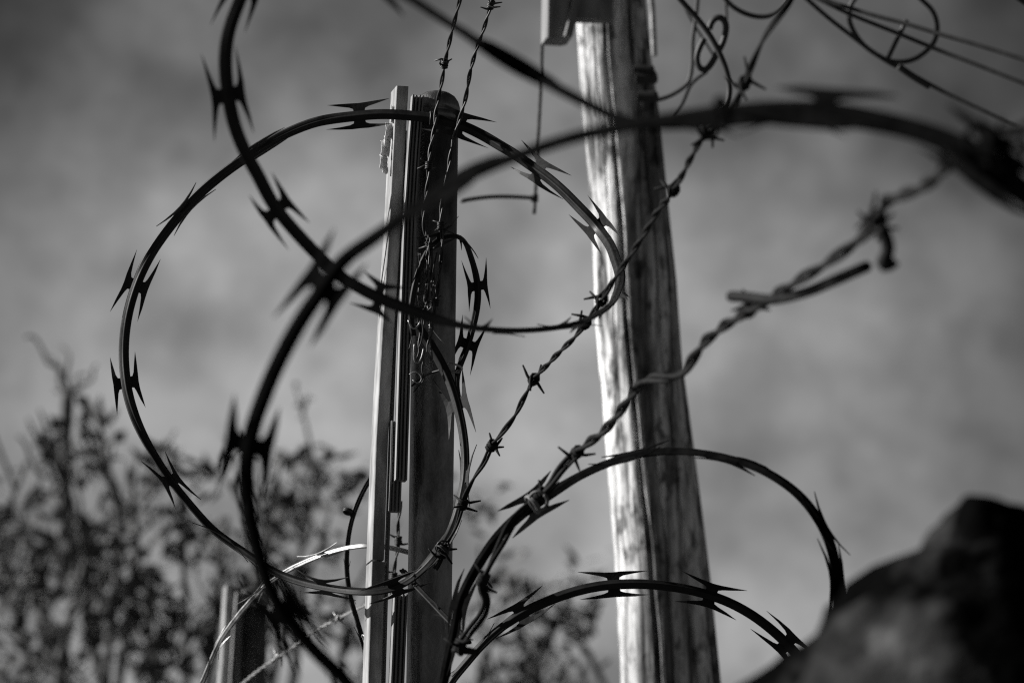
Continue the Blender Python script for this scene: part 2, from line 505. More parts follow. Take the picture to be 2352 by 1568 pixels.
def razor(name, pts, barbs, label, roll0=0, t=.0034, m='razor', z=None, group='coils of razor wire', w=.0064, sm=14, wob=14, cat='razor wire', seed=0):
    L = path(pts, .004, sm, z)
    T = tangents(L)
    n = len(L)
    # nearest parameter of each barb by its place along the coil
    keys = []
    for bx in barbs:
        x, y, roll = bx[0], bx[1], bx[2]
        best = None
        for i, p in enumerate(L):
            v = p - CAM; dz = v.dot(FWD)
            px = 1176 + v.dot(RT) / dz / K; py = 784 - v.dot(UP) / dz / K
            dd = (px - x) ** 2 + (py - y) ** 2
            if best is None or dd < best[0]: best = (dd, i)
        keys.append((best[1], roll))
    ks = sorted([(i, r) for i, r in keys]) or [(0, roll0)]
    if ks[0][0] > 0: ks = [(0, ks[0][1])] + ks
    if ks[-1][0] < n - 1: ks.append((n - 1, ks[-1][1]))
    rs = random.Random(seed + 11); ph = rs.uniform(0, 6)
    def roll_at(i):
        for (a, u), (b, v) in zip(ks, ks[1:]):
            if i <= b:
                t = (i - a) / max(1, b - a); t = t * t * (3 - 2 * t)
                return R(u + (v - u) * t)
        return R(ks[-1][1])
    root = empty(name, L[n // 2], label, cat, group)
    sec = razor_section(w, t)
    V, F = [], []; ns = len(sec)
    frames = []
    for i, p in enumerate(L):
        nn = REF - T[i] * REF.dot(T[i]); nn.normalize()
        s = T[i].cross(nn)
        rl = roll_at(i); a = rl; ab = max(-R(32), min(R(32), rl)) + R(wob * .4) * math.sin(i * .05 + ph)
        s2 = s * math.cos(a) + nn * math.sin(a); n2 = nn * math.cos(a) - s * math.sin(a)
        frames.append((p, T[i], s2, n2))
        s2 = s * math.cos(ab) + nn * math.sin(ab); n2 = nn * math.cos(ab) - s * math.sin(ab)
        for (u, q) in sec: V.append(p + s2 * u + n2 * q)
    for i in range(n - 1):
        for k in range(ns): F.append((i * ns + k, i * ns + (k + 1) % ns, (i + 1) * ns + (k + 1) % ns, (i + 1) * ns + k))
    F.append(tuple(range(ns))[::-1]); F.append(tuple((n - 1) * ns + k for k in range(ns)))
    MB().add(V, F).build('tape', M[m], root)
    for j, ((i, r), bx) in enumerate(zip(keys, barbs)):
        p, t, s, nn = frames[i]
        sc = bx[3] if len(bx) > 3 else 1.0
        o = link('barb', BARBS[m][rs.randrange(5)], None)
        o.parent = root
        mtx = Matrix(((t.x, s.x, nn.x, p.x), (t.y, s.y, nn.y, p.y), (t.z, s.z, nn.z, p.z), (0, 0, 0, 1)))
        if rs.random() < .5: mtx = mtx @ Matrix.Rotation(math.pi, 4, 'Z')
        o.matrix_parent_inverse = Matrix.Translation(-root.location)
        o.matrix_basis = mtx @ Matrix.Scale(sc, 4)
    return root

coilA = [(590, -110, 5.15), (568, -50), (551, 0), (529, 54), (518, 108), (517, 162), (523, 216), (533, 270, 5.2), (547, 313), (568, 360), (593, 403), (626, 468), (666, 518), (706, 562),
         (770, 625, 5.35), (825, 661), (882, 689), (940, 711), (1005, 733, 5.5), (1077, 751), (1149, 759), (1221, 759), (1285, 752), (1336, 740, 5.9), (1379, 718), (1408, 693), (1422, 657, 6.5), (1424, 632), (1415, 599),
         (1401, 563), (1379, 531, 6.8), (1365, 512), (1329, 475), (1293, 438), (1257, 407), (1221, 382), (1185, 356), (1149, 335), (1113, 313, 6.9), (1077, 295), (1041, 281), (983, 270, 6.91), (933, 265), (879, 262),
         (825, 266), (738, 277, 6.93), (684, 295), (630, 320), (576, 355), (522, 392), (468, 436), (425, 479), (389, 522), (360, 562, 7.0), (338, 597), (317, 643), (299, 697), (288, 751), (284, 805, 7.0), (286, 851), (293, 902),
         (309, 956), (330, 1003), (360, 1054), (396, 1108), (443, 1166), (493, 1220), (554, 1263, 6.9), (612, 1303), (648, 1321), (702, 1339), (774, 1353), (842, 1359, 6.79), (897, 1353), (940, 1333), (976, 1303), (1003, 1272, 6.77),
         (1022, 1244), (1041, 1205, 6.80), (1057, 1150), (1067, 1101), (1069, 1051), (1065, 1003, 6.83), (1055, 949), (1037, 887), (1015, 838, 6.86), (990, 794), (969, 765), (952, 744, 6.87)]
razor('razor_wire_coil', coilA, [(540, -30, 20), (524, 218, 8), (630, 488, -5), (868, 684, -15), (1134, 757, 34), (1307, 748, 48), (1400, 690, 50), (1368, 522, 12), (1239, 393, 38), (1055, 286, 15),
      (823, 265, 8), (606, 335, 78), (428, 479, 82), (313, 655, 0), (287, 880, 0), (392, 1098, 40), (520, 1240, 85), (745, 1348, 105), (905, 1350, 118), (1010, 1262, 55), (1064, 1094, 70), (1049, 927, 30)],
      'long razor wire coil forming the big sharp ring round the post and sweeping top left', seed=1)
small = [(950, 770, 6.86), (943, 730, 6.855), (945, 703, 6.855), (950, 667), (959, 631), (973, 595, 6.855), (990, 563), (1009, 547), (1038, 540, 6.88), (1059, 546), (1071, 561), (1083, 595, 6.94), (1093, 628), (1098, 662, 6.96), (1098, 691), (1093, 722), (1086, 751, 6.97), (1076, 787), (1064, 820), (1052, 846, 6.95), (1046, 885), (1056, 930)]
razor('razor_wire_coil', small, [(1095, 655, 12, .8), (1078, 791, 15, .85), (1066, 552, 70, .7), (1008, 548, 110, .8), (958, 632, 100, .6)], 'small narrow sharp loop of razor wire hanging against the right side of the post', w=.0042, seed=2)
c4 = [(840, 1640, 4.3), (803, 1570), (756, 1526), (702, 1472, 4.3), (659, 1418), (623, 1364), (598, 1285, 4.3), (580, 1220), (569, 1166), (565, 1112, 4.3), (566, 1063), (579, 985), (605, 913, 4.25), (626, 859), (662, 787), (695, 729),
      (738, 668, 4.2), (789, 596), (842, 560), (886, 528, 4.15), (968, 470), (1041, 425, 4.1), (1113, 389), (1185, 360), (1257, 335, 4.05), (1329, 313), (1401, 299), (1473, 284, 4.0), (1577, 268), (1649, 257), (1757, 249, 3.92),
      (1829, 247), (1901, 250), (1973, 262), (2045, 279), (2117, 299, 3.85), (2189, 324), (2243, 348), (2297, 382, 3.8), (2352, 424), (2430, 500, 3.8)]
razor('razor_wire_coil', c4, [(655, 1410, 35), (580, 1022, 3, 1.1), (742, 661, 5, 1.1), (1051, 431, 42, 1.1), (1440, 292, 55), (1890, 250, 22, 1.2), (2262, 356, -35, 1.1), (2310, 392, 30, 1.1)], 'largest dark blurred razor wire arc, rising from the bottom over the post to the right', seed=3, w=.0066, t=.0052, m='razor_shaded')
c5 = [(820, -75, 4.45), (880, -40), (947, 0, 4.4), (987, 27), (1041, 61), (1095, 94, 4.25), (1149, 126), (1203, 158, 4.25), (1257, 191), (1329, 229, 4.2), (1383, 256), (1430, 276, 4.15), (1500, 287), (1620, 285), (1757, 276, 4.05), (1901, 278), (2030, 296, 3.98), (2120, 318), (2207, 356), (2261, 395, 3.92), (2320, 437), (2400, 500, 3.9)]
razor('razor_wire_coil', c5, [(900, -28, 35), (1180, 145, 50), (1540, 288, 60), (1850, 276, 60), (2290, 412, 30, 1.1)], 'blurred razor wire strand crossing down from the top edge to the pole', seed=4, w=.0054, t=.0044, m='razor_shaded')
c6 = [(1005, 1640, 6.2), (1019, 1568), (1030, 1508), (1044, 1454, 6.2), (1055, 1382), (1077, 1335), (1105, 1285), (1141, 1234, 6.2), (1185, 1190), (1221, 1162), (1275, 1127), (1329, 1094, 6.15), (1383, 1069), (1437, 1050), (1491, 1039),
      (1545, 1036, 6.1), (1590, 1038), (1649, 1047), (1721, 1067), (1775, 1092, 6.0), (1829, 1130), (1865, 1170), (1894, 1216), (1912, 1263, 5.95), (1921, 1310), (1925, 1364), (1924, 1420), (1916, 1490), (1895, 1570), (1850, 1660, 5.9)]
razor('razor_wire_coil', c6, [(1040, 1482, 60, .8), (1059, 1389, 40, .8), (1224, 1166, 12), (1450, 1050, 55), (1690, 1058, 52), (1884, 1205, 62, .95), (1925, 1340, 60)], 'slightly blurred razor wire hoop arching from the post across the pole to the dark rock', seed=5, w=.0066, m='razor_shaded')
c7 = [(1000, 1640, 6.75), (1033, 1568), (1062, 1533), (1095, 1493), (1131, 1457), (1167, 1429), (1203, 1405), (1257, 1380), (1311, 1360), (1365, 1347), (1419, 1341), (1491, 1341), (1559, 1349), (1613, 1361), (1667, 1379), (1721, 1407), (1764, 1438), (1800, 1470), (1829, 1501), (1860, 1540), (1900, 1600, 6.75)]
razor('razor_wire_coil', c7, [(1090, 1500, 80), (1199, 1407, 15), (1411, 1341, 5), (1633, 1366, 8), (1804, 1475, 10)], 'lowest sharp razor wire arc crossing in front of the foot of the wooden pole', seed=6, roll0=5)
c8 = [(430, 1640, 7.5), (464, 1568), (486, 1515), (504, 1475), (522, 1447), (558, 1400), (608, 1346), (634, 1328), (659, 1310), (706, 1288), (749, 1271), (792, 1259), (842, 1252, 7.2), (885, 1255), (925, 1264), (960, 1275), (1010, 1300, 7.2)]
razor('razor_wire_coil', c8, [(480, 1530, 80, .8), (506, 1472, 40, .55), (600, 1352, 85, .9), (745, 1272, 85, .9)], 'bright sunlit razor wire arc at bottom left, behind the post', m='razor_lit', seed=7, w=.0042)
c9 = [(880, 1060, 7.35), (846, 1105), (824, 1148), (806, 1198), (797, 1256), (796, 1310), (800, 1345), (808, 1385), (821, 1425), (832, 1465), (850, 1520, 7.3)]
razor('razor_wire_coil', c9, [(799, 1335, 85, .7), (833, 1470, 60, .5)], 'thin edge-on razor wire bow just left of the bright-edged post', seed=8, w=.0036)
c10 = [(925, 1310, 6.85), (953, 1342), (985, 1376), (1015, 1408), (1042, 1436), (1075, 1475, 6.5)]
razor('razor_wire_coil', c10, [(1010, 1402, 85, .7)], 'short dark razor wire strand slanting across the lower part of the pipe', seed=9, w=.0045)

# ------------------------------------------------------------------ barbed wire
def barbed_barb(variant, m):
    rv = random.Random(variant + 40); mb = MB()
    for q in range(2):
        x0 = (-.0035 if q == 0 else .0022)
        a0 = rv.uniform(0, 6.28)
        pts = []
        turns = 1.9; r = .0040
        def on(a, x): return Vector((x, math.cos(a) * r, math.sin(a) * r))
        def tg(a): return Vector((0, -math.sin(a), math.cos(a)))
        ln = rv.uniform(.011, .017)
        s = on(a0, x0); t0 = -tg(a0)
        pts.append(s + t0 * ln + Vector((rv.uniform(-.006, .006), 0, 0)))
        pts.append(s + t0 * ln * .4)
        for k in range(15):
            a = a0 + turns * 2 * math.pi * k / 14
            pts.append(on(a, x0 + k / 14 * .0045))
        a1 = a0 + turns * 2 * math.pi
        e = on(a1, x0 + .0045)
        pts.append(e + tg(a1) * ln * .4)
        pts.append(e + tg(a1) * ln + Vector((rv.uniform(-.006, .006), 0, 0)))
        rad = [.0008] + [.00145] * (len(pts) - 2) + [.0008]
        sweep(mb, pts, rad, 5)
    return mb.mesh('barb', m)
BB = {k: [barbed_barb(i, M[k]) for i in range(6)] for k in ('wire', 'wire_light', 'wire_dark')}
def barbed(pts, barbs, label, m='wire', pitch=.062, z=None, r=.0013, group='strands of barbed wire', sc=1.0, seed=0, sm=4):
    L = path(pts, .003, sm, z); T = tangents(L); n = len(L)
    root = empty('barbed_wire', L[n // 2], label, 'barbed wire', group)
    rs = random.Random(seed + 70)
    fr = []
    nn = T[0].orthogonal().normalized()
    for i in range(n):
        nn = (nn - T[i] * nn.dot(T[i])).normalized()
        fr.append((nn.copy(), T[i].cross(nn)))
    ph0 = rs.uniform(0, 6)
    ph = ph0; phs = []
    for i in range(n):
        phs.append(ph); ph += 2 * math.pi * .003 / (pitch * (1 + .25 * math.sin(i * .021 + seed)))
    for q in (0, math.pi):
        Lq = [L[i] + (fr[i][0] * math.cos(phs[i] + q) + fr[i][1] * math.sin(phs[i] + q)) * r * 1.02 for i in range(n)]
        mb = MB(); sweep(mb, Lq, r, 6); mb.build('strand', M[m], root)
    for bx in barbs:
        x, y = bx[0], bx[1]
        best = None
        for i, p in enumerate(L):
            v = p - CAM; dz = v.dot(FWD)
            dd = (1176 + v.dot(RT) / dz / K - x) ** 2 + (784 - v.dot(UP) / dz / K - y) ** 2
            if best is None or dd < best[0]: best = (dd, i)
        i = best[1]; t = T[i]; a, b = fr[i]; p = L[i]
        th = rs.uniform(0, 6.28)
        a, b = a * math.cos(th) + b * math.sin(th), b * math.cos(th) - a * math.sin(th)
        o = link('barb', BB[m][rs.randrange(6)]); o.parent = root
        o.matrix_parent_inverse = Matrix.Translation(-root.location)
        o.matrix_basis = Matrix(((t.x, a.x, b.x, p.x), (t.y, a.y, b.y, p.y), (t.z, a.z, b.z, p.z), (0, 0, 0, 1))) @ Matrix.Scale(sc, 4)
    return root
barbed([(1860, -90, 5.2), (1815, 0), (1786, 42), (1757, 84), (1735, 130, 5.3), (1714, 180), (1690, 235), (1660, 275), (1620, 305, 5.5), (1588, 360), (1550, 432, 5.7), (1510, 485), (1478, 540), (1440, 598, 6.05), (1405, 650), (1375, 700), (1345, 742, 6.3), (1316, 778),
        (1290, 803), (1262, 832), (1230, 866, 6.55), (1206, 908), (1182, 955), (1150, 998), (1130, 1022, 6.7), (1112, 1062), (1090, 1095), (1072, 1130), (1062, 1158, 6.75), (1052, 1196), (1040, 1225), (1020, 1258, 6.76), (1012, 1285), (1000, 1306, 6.77)],
       [(1712, 188), (1548, 436), (1622, 296), (1385, 690), (1345, 742), (1228, 870), (1130, 1022), (1064, 1152), (1020, 1262)],
       'diagonal barbed wire running from the top right down to the tie on the pipe', seed=1, sc=1.25, pitch=.15, r=.0017, m='wire_dark')
barbed([(2440, 250, 3.75), (2330, 300), (2240, 335), (2200, 352, 3.95), (2165, 388), (2125, 425), (2080, 445), (2035, 462), (2015, 500, 4.4), (1990, 530), (1940, 575), (1880, 615), (1815, 655, 4.8), (1760, 690), (1705, 722), (1660, 750), (1618, 785, 5.25), (1590, 825), (1568, 855), (1530, 868, 5.5),
        (1490, 870), (1460, 895), (1430, 935), (1390, 985), (1332, 1032, 6.0), (1290, 1075), (1262, 1115), (1225, 1150, 6.05), (1180, 1195), (1150, 1250), (1125, 1300, 5.95), (1105, 1345), (1118, 1375), (1108, 1412), (1082, 1445), (1064, 1470), (1052, 1490, 5.95), (1085, 1494), (1100, 1500)],
       [(2270, 322), (2020, 500), (2020, 520), (1720, 712), (1330, 1040), (1245, 1130), (1112, 1330), (1056, 1480)],
       'loose kinked barbed wire hanging from the right edge down to the lower hoop', seed=2, sc=1.3, pitch=.24, r=.0027, m='wire_dark')
barbed([(1075, -90, 6.80), (1056, 0, 6.83), (1046, 40), (1036, 80), (1028, 115), (1022, 145, 6.87), (1015, 185), (1008, 222), (1002, 250, 6.89), (999, 290), (990, 335), (985, 375, 6.865), (983, 420), (977, 460), (972, 500), (978, 540), (988, 570, 6.86), (992, 610), (984, 650), (978, 700), (970, 735, 6.86)],
       [(1022, 146), (985, 378), (985, 562), (975, 715)], 'left one of two thin barbed wires that drop onto the post cap from above', seed=3, pitch=.062, r=.0014, sc=.9)
barbed([(1148, -90, 6.80), (1130, 0, 6.83), (1122, 30), (1108, 75), (1092, 120), (1079, 170, 6.87), (1072, 215), (1062, 255), (1052, 285, 6.88), (1040, 330), (1032, 375), (1025, 420), (1015, 470), (1012, 515, 6.865), (1016, 560), (1012, 610), (1006, 660), (998, 710), (990, 745, 6.86)],
       [(1124, 8), (1012, 516), (1003, 690)], 'right one of two thin barbed wires that drop onto the post cap from above', seed=4, pitch=.062, r=.0014, sc=.9)
barbed([(520, 1610, 8.9), (558, 1568), (612, 1525), (666, 1490), (720, 1450), (792, 1411, 8.2), (828, 1393), (880, 1370, 7.6)], [(640, 1505), (780, 1418)], 'faint out-of-focus barbed wire between the far post and the near post', m='wire_light', seed=5, sc=1.0)
barbed([(922, 1150, 7.5), (917, 1180), (914, 1210), (915, 1250), (908, 1290), (903, 1330, 7.5), (898, 1370)], [(916, 1236), (904, 1322)], 'short piece of barbed wire seen in the gap between bar and pipe', seed=6, pitch=.05)

# loose bent wire ends on the kinked wire
def wire_thing(name, pts, rad, label, cat, m='wire', z=None, step=.004, sm=2, group=None, sides=8):
    L = path(pts, step, sm, z)
    mb = MB(); sweep(mb, L, rad, sides)
    c = L[len(L) // 2]
    o = mb.build(name, M[m])
    me = o.data
    me.transform(Matrix.Translation(-c)); o.location = c
    return tag(o, label, cat, group)
wire_thing('tie_wire', [(1678, 680, 4.95), (1720, 683), (1765, 688, 4.9), (1810, 682), (1860, 668), (1915, 645), (1990, 612, 4.6)], .0048, 'thick bent wire tail clinging to the kinked barbed wire', 'wire', 'wire_dark')
wire_thing('tie_wire', [(2022, 520, 4.35), (2035, 545), (2042, 575), (2030, 598), (2020, 608, 4.35), (2040, 612), (2055, 596, 4.35)], .0055, 'hooked wire end dangling below the kinked barbed wire', 'wire', 'wire_dark')
# rings and ties
def ring_line(c, axis, r, turns=1.2, lead=.01, squash=1.0, pitch=.002):
    a = axis.normalized(); n = a.orthogonal().normalized(); b = a.cross(n); P = []
    m = int(22 * turns)
    for k in range(m + 1):
        t = 2 * math.pi * k / 22
        P.append(c + n * math.cos(t) * r + b * math.sin(t) * r * squash + a * (pitch * k / 22))
    return P
def ties(name, spots, label, m='wire', rad=.0012):
    c0 = spots[0][0]
    if len(spots) == 1:
        c, ax_, r, turns = spots[0]
        mb = MB(); sweep(mb, ring_line(c - c0, ax_, r, turns), rad, 6)
        o = mb.build(name, M[m]); o.location = c0
        return tag(o, label, 'wire tie', 'ties holding the wires')
    root = empty(name, c0, label, 'wire tie', 'ties holding the wires')
    for c, ax_, r, turns in spots:
        mb = MB(); sweep(mb, ring_line(c, ax_, r, turns), rad, 6)
        mb.build('ring', M[m], root)
    return root
ties('wire_tie', [(at(1040, 846, 6.90), Vector((.2, .2, 1)), .011, 1.1)], 'light wire ring on the right edge of the pipe', 'wire_light', .0014)
ties('wire_tie', [(at(1012, 1266, 6.76), Vector((.7, .3, .8)), .0085, 2.6), (at(1018, 1256, 6.755), Vector((.1, .9, .4)), .0075, 1.3)], 'knotted tie where barbed wire meets the big ring over the pipe', 'wire', .0013)
ties('wire_tie', [(at(1222, 1160, 6.04), Vector((.8, .1, .6)), .011, 1.5), (at(1236, 1150, 6.03), Vector((.3, .9, .5)), .010, 1.2)], 'pale twisted tie on the left shoulder of the blurred hoop', 'wire_mid', .0016)
ties('wire_tie', [(at(987, 271, 6.905), Vector((.9, .1, -.1)), .0075, 2.2), (at(1000, 276, 6.90), Vector((.9, .3, -.3)), .0068, 1.2)], 'small clip tying the ring to the top of the post', 'wire', .0012)
ties('wire_tie', [(at(798, 1177, 7.33), Vector((.2, .3, 1)), .0055, 2.4)], 'little dark knot on the thin bow left of the post', 'wire', .0014)
ties('wire_tie', [(at(1655, 262, 3.9), Vector((.8, .2, .2)), .011, 1.6), (at(1625, 296, 5.1), Vector((.4, .8, .5)), .0095, 1.6)], 'blurred wire wrap on the big arc right of the pole', 'razor_shaded', .0016)
ties('wire_tie', [(at(2255, 325, 3.8), Vector((.3, 1, .3)), .011, 1.4), (at(2318, 335, 3.8), Vector((-.3, 1, .1)), .012, 1.2)],
     'blurred knot of wire loops bunched at the right edge', 'razor_shaded', .0021)
ties('wire_tie', [(at(836, 1468, 7.2), Vector((.9, .3, .3)), .006, 2.2)], 'tiny bright tie touching the left edge of the bar near the bottom', 'wire_light', .0012)
# tangle of thin wires stuffed behind the small loop
tang = empty('wire_tangle', at(965, 760, 6.91), 'nest of thin light wires hanging down the front of the pipe', 'wire')
rt = random.Random(21)
def tang_strand(pts, r=.0008, m='wire_light'):
    L = path(pts, .003, 2); mb = MB(); sweep(mb, L, r, 5); mb.build('strand', M[m], tang)
for k in range(10):
    y0 = rt.uniform(520, 640); y1 = y0 + rt.uniform(110, 260)
    x0 = rt.uniform(962, 1004); x1 = x0 - rt.uniform(4, 26)
    pts = []; z = rt.uniform(6.848, 6.872); n = 14; p = rt.uniform(0, 6); am = rt.uniform(2.5, 6)
    for i in range(n + 1):
        t = i / n
        pts.append((x0 + (x1 - x0) * t + am * math.sin(p + t * rt.uniform(8, 13)), y0 + (y1 - y0) * t, z + .004 * math.sin(p * 2 + t * 11)))
    tang_strand(pts, rt.choice((.0006, .0008, .0010)), rt.choice(('wire_light', 'wire_mid', 'wire')))
tang_strand([(938, 735, 6.85), (943, 750), (950, 757), (958, 752), (966, 738, 6.85)], .0013)
tang_strand([(952, 790, 6.855), (950, 812), (952, 832), (960, 836), (968, 822), (973, 800, 6.855)], .0010)
tang_strand([(958, 715, 6.855), (970, 720), (985, 712), (995, 700), (990, 722), (975, 735, 6.855)], .0009)
tang_strand([(946, 886, 6.89), (962, 872), (980, 860), (1003, 852), (1022, 848, 6.86)], .0014, 'wire')
tang_strand([(940, 860, 6.86), (955, 852), (970, 868), (960, 882), (948, 872, 6.86)], .0008)
tang_strand([(950, 900, 6.89), (962, 885), (975, 870, 6.86), (968, 850), (972, 830, 6.86)], .0009, 'wire')
tang_strand([(985, 745, 6.86), (1000, 765), (1012, 780), (1026, 793, 6.86)], .0006)

# ------------------------------------------------------------------ overhead cables and their loops
CG = 'cables strung from the wooden pole'
def px(z): return K * z
wire_thing('overhead_cable', [(1700, -160, 9.2), (1780, -70), (1851, -4), (1901, 40), (1955, 82), (1991, 110), (2038, 142), (2081, 164), (2139, 196), (2189, 222), (2261, 256), (2352, 300), (2500, 372, 9.0)], .0036, 'lowest of the three blurred cables sloping to the right edge', 'cable', 'cable', group=CG)
wire_thing('overhead_cable', [(1780, -50, 9.2), (1890, -2), (1955, 20), (2016, 38), (2081, 55), (2153, 77), (2250, 105), (2352, 137), (2520, 190, 9.0)], .0036, 'topmost of the three blurred cables sloping to the right edge', 'cable', 'cable', group=CG)
wire_thing('overhead_cable', [(1760, -62, 9.2), (1885, 0), (1955, 34), (2067, 79), (2135, 107), (2261, 156), (2352, 192), (2520, 255, 9.0)], .0036, 'middle one of the three blurred cables sloping to the right edge', 'cable', 'cable', group=CG)
wire_thing('cable_splice', [(2063, 152, 8.95), (2085, 168), (2110, 184), (2136, 199, 8.95)], .0058, 'thick sleeve on the lowest cable below the hanging ring', 'cable splice', 'cable')
wire_thing('cable_loop', [(2090, -25, 9.3), (2117, 0), (2142, 25), (2153, 58), (2149, 90), (2131, 115), (2099, 137), (2063, 143), (2030, 135), (1984, 104), (1957, 65), (1950, 32), (1958, 5), (1985, -25, 9.3)], .0042, 'round hanging ring of cable at the top right', 'cable', 'cable', group='slack cable loops')
wire_thing('cable_spacer', [(2083, 46, 9.15), (2060, 92), (2036, 142, 9.15)], .0040, 'short rod joining the three sloping cables', 'cable spacer', 'cable')
wire_thing('cable_loop', [(1650, -30, 9.1), (1667, 0), (1692, 22), (1728, 37), (1764, 38), (1793, 22), (1815, -6), (1825, -40, 9.1)], .0042, 'shallow cable bow hanging from the top edge between pole and ring', 'cable', 'cable', group='slack cable loops')
wire_thing('overhead_cable', [(1525, -50, 8.4), (1563, 0), (1599, 40), (1627, 76), (1649, 115), (1667, 158), (1676, 202), (1671, 235), (1655, 262), (1630, 282, 8.4), (1612, 300)], .0046, 'thick dark cable curving down beside the hooked clamp', 'cable', 'cable', group=CG)
wire_thing('cable_clamp', [(1618, 88, 8.7), (1606, 112), (1600, 135), (1606, 156), (1620, 162), (1635, 145), (1645, 126), (1658, 104), (1667, 74), (1666, 50), (1651, 39), (1636, 48), (1629, 68, 8.7)], .0050, 'twisted hook-shaped black clamp hanging right of the pole', 'cable clamp', 'cable')
wire_thing('overhead_cable', [(1606, -60, 9.3), (1602, 0), (1598, 40), (1591, 92), (1590, 144), (1582, 187), (1560, 208), (1535, 222), (1505, 231, 9.3)], .0036, 'thin cable bending from the top edge into the right side of the pole', 'cable', 'cable', group=CG)
wire_thing('overhead_cable', [(1555, -40, 9.5), (1570, 10), (1590, 50), (1612, 85), (1640, 130, 9.5)], .0022, 'faint thin line crossing behind the hooked clamp', 'cable', 'cable', group=CG)
wire_thing('overhead_cable', [(1668, -60, 9.6), (1667, 0), (1668, 50), (1662, 104, 9.6)], .0028, 'short pale vertical lead above the hooked clamp', 'cable', 'cable', group=CG)
wire_thing('overhead_cable', [(1625, 165, 9.4), (1600, 182), (1584, 200), (1574, 225), (1562, 250), (1548, 272, 9.4)], .0026, 'faint drooping tail wire right of the pole', 'cable', 'cable', group=CG)
wire_thing('overhead_cable', [(1480, -60, 9.8), (1496, 0), (1500, 60), (1503, 130, 9.8)], .0050, 'pale cable running down the back of the pole', 'cable', 'wire_light', group=CG)
wire_thing('overhead_cable', [(2290, -45, 8.6), (2352, 3), (2450, 60, 8.6)], .006, 'dark cable clipping the top right corner', 'cable', 'cable', group=CG)
guy = empty('guy_wire', at(1228, 490, 9.3), 'thin grey rod hanging beside the pole with a horizontal arm', 'guy wire')
L = path([(1247, -200, 9.25), (1246, 60), (1242, 200), (1234, 350), (1230, 440), (1227, 492, 9.25)], .01, 2); mb = MB(); sweep(mb, L, .0030, 8); mb.build('rod', M['wire'], guy)
L = path([(1228, 455, 9.24), (1180, 452), (1130, 452), (1085, 457), (1060, 462, 9.1)], .01, 2); mb = MB(); sweep(mb, L, .0034, 8); mb.build('arm', M['cable'], guy)
L = [at(1228, 446, 9.24), at(1228, 464, 9.24)]; mb = MB(); sweep(mb, L, .0062, 8); mb.build('clamp', M['cable'], guy)

# ------------------------------------------------------------------ foreground stone
rock = MB()
rc_top = at(2290, 1240, 3.8)
stn = []
# outline of the lump at its own distance: left edge and right edge by height
rows = [(1152, 2215, 2325), (1160, 2182, 2360), (1172, 2160, 2385), (1190, 2150, 2400), (1212, 2132, 2425), (1240, 2114, 2440), (1265, 2098, 2440), (1278, 2060, 2455), (1305, 2010, 2480), (1339, 1966, 2520), (1370, 1945, 2545), (1386, 1930, 2560), (1408, 1892, 2580), (1436, 1868, 2600), (1464, 1842, 2620), (1501, 1783, 2650), (1547, 1722, 2690), (1600, 1660, 2740), (1700, 1580, 2820), (1900, 1480, 2980)]
ring = []
Zr = 3.8
for (y, l, r) in rows:
    c = at((l + r) / 2, y, Zr + .12); ring.append((c, (r - l) / 2 * K * Zr))
c, r = ring[-1]
for k in range(1, 15): ring.append((Vector((c.x + .05 * k / 14, c.y, c.z * (1 - k / 14))), r + .35 * (k / 14)))
NR = 96; V, F = [], []
for j, (c, r) in enumerate(ring):
    for k in range(NR):
        a = 2 * math.pi * k / NR
        dirv = Vector((math.cos(a), math.sin(a) * .8, 0))
        p = c + dirv * r
        q = p * 9
        dd = .09 * mn.noise(q * 1.6) * r + .07 * (abs(mn.noise(p * 19)) - .2) * r + .012 * mn.noise(p * 30) + .004 * mn.noise(p * 90)
        V.append(p + dirv * dd + Vector((0, 0, .006 * mn.noise(p * 40 + Vector((5, 0, 0))))))
V.append(ring[0][0] + Vector((0, 0, .004))); ti = len(V) - 1
for j in range(len(ring) - 1):
    for k in range(NR): F.append((j * NR + k, (j + 1) * NR + k, (j + 1) * NR + (k + 1) % NR, j * NR + (k + 1) % NR))
for k in range(NR): F.append((ti, k, (k + 1) % NR))
rn = M['rock'].node_tree; rb = rn.nodes['Principled BSDF']; rb.inputs['Specular IOR Level'].default_value = 0
src = rb.inputs['Base Color'].links[0].from_socket
geo = rn.nodes.new('ShaderNodeTexCoord')
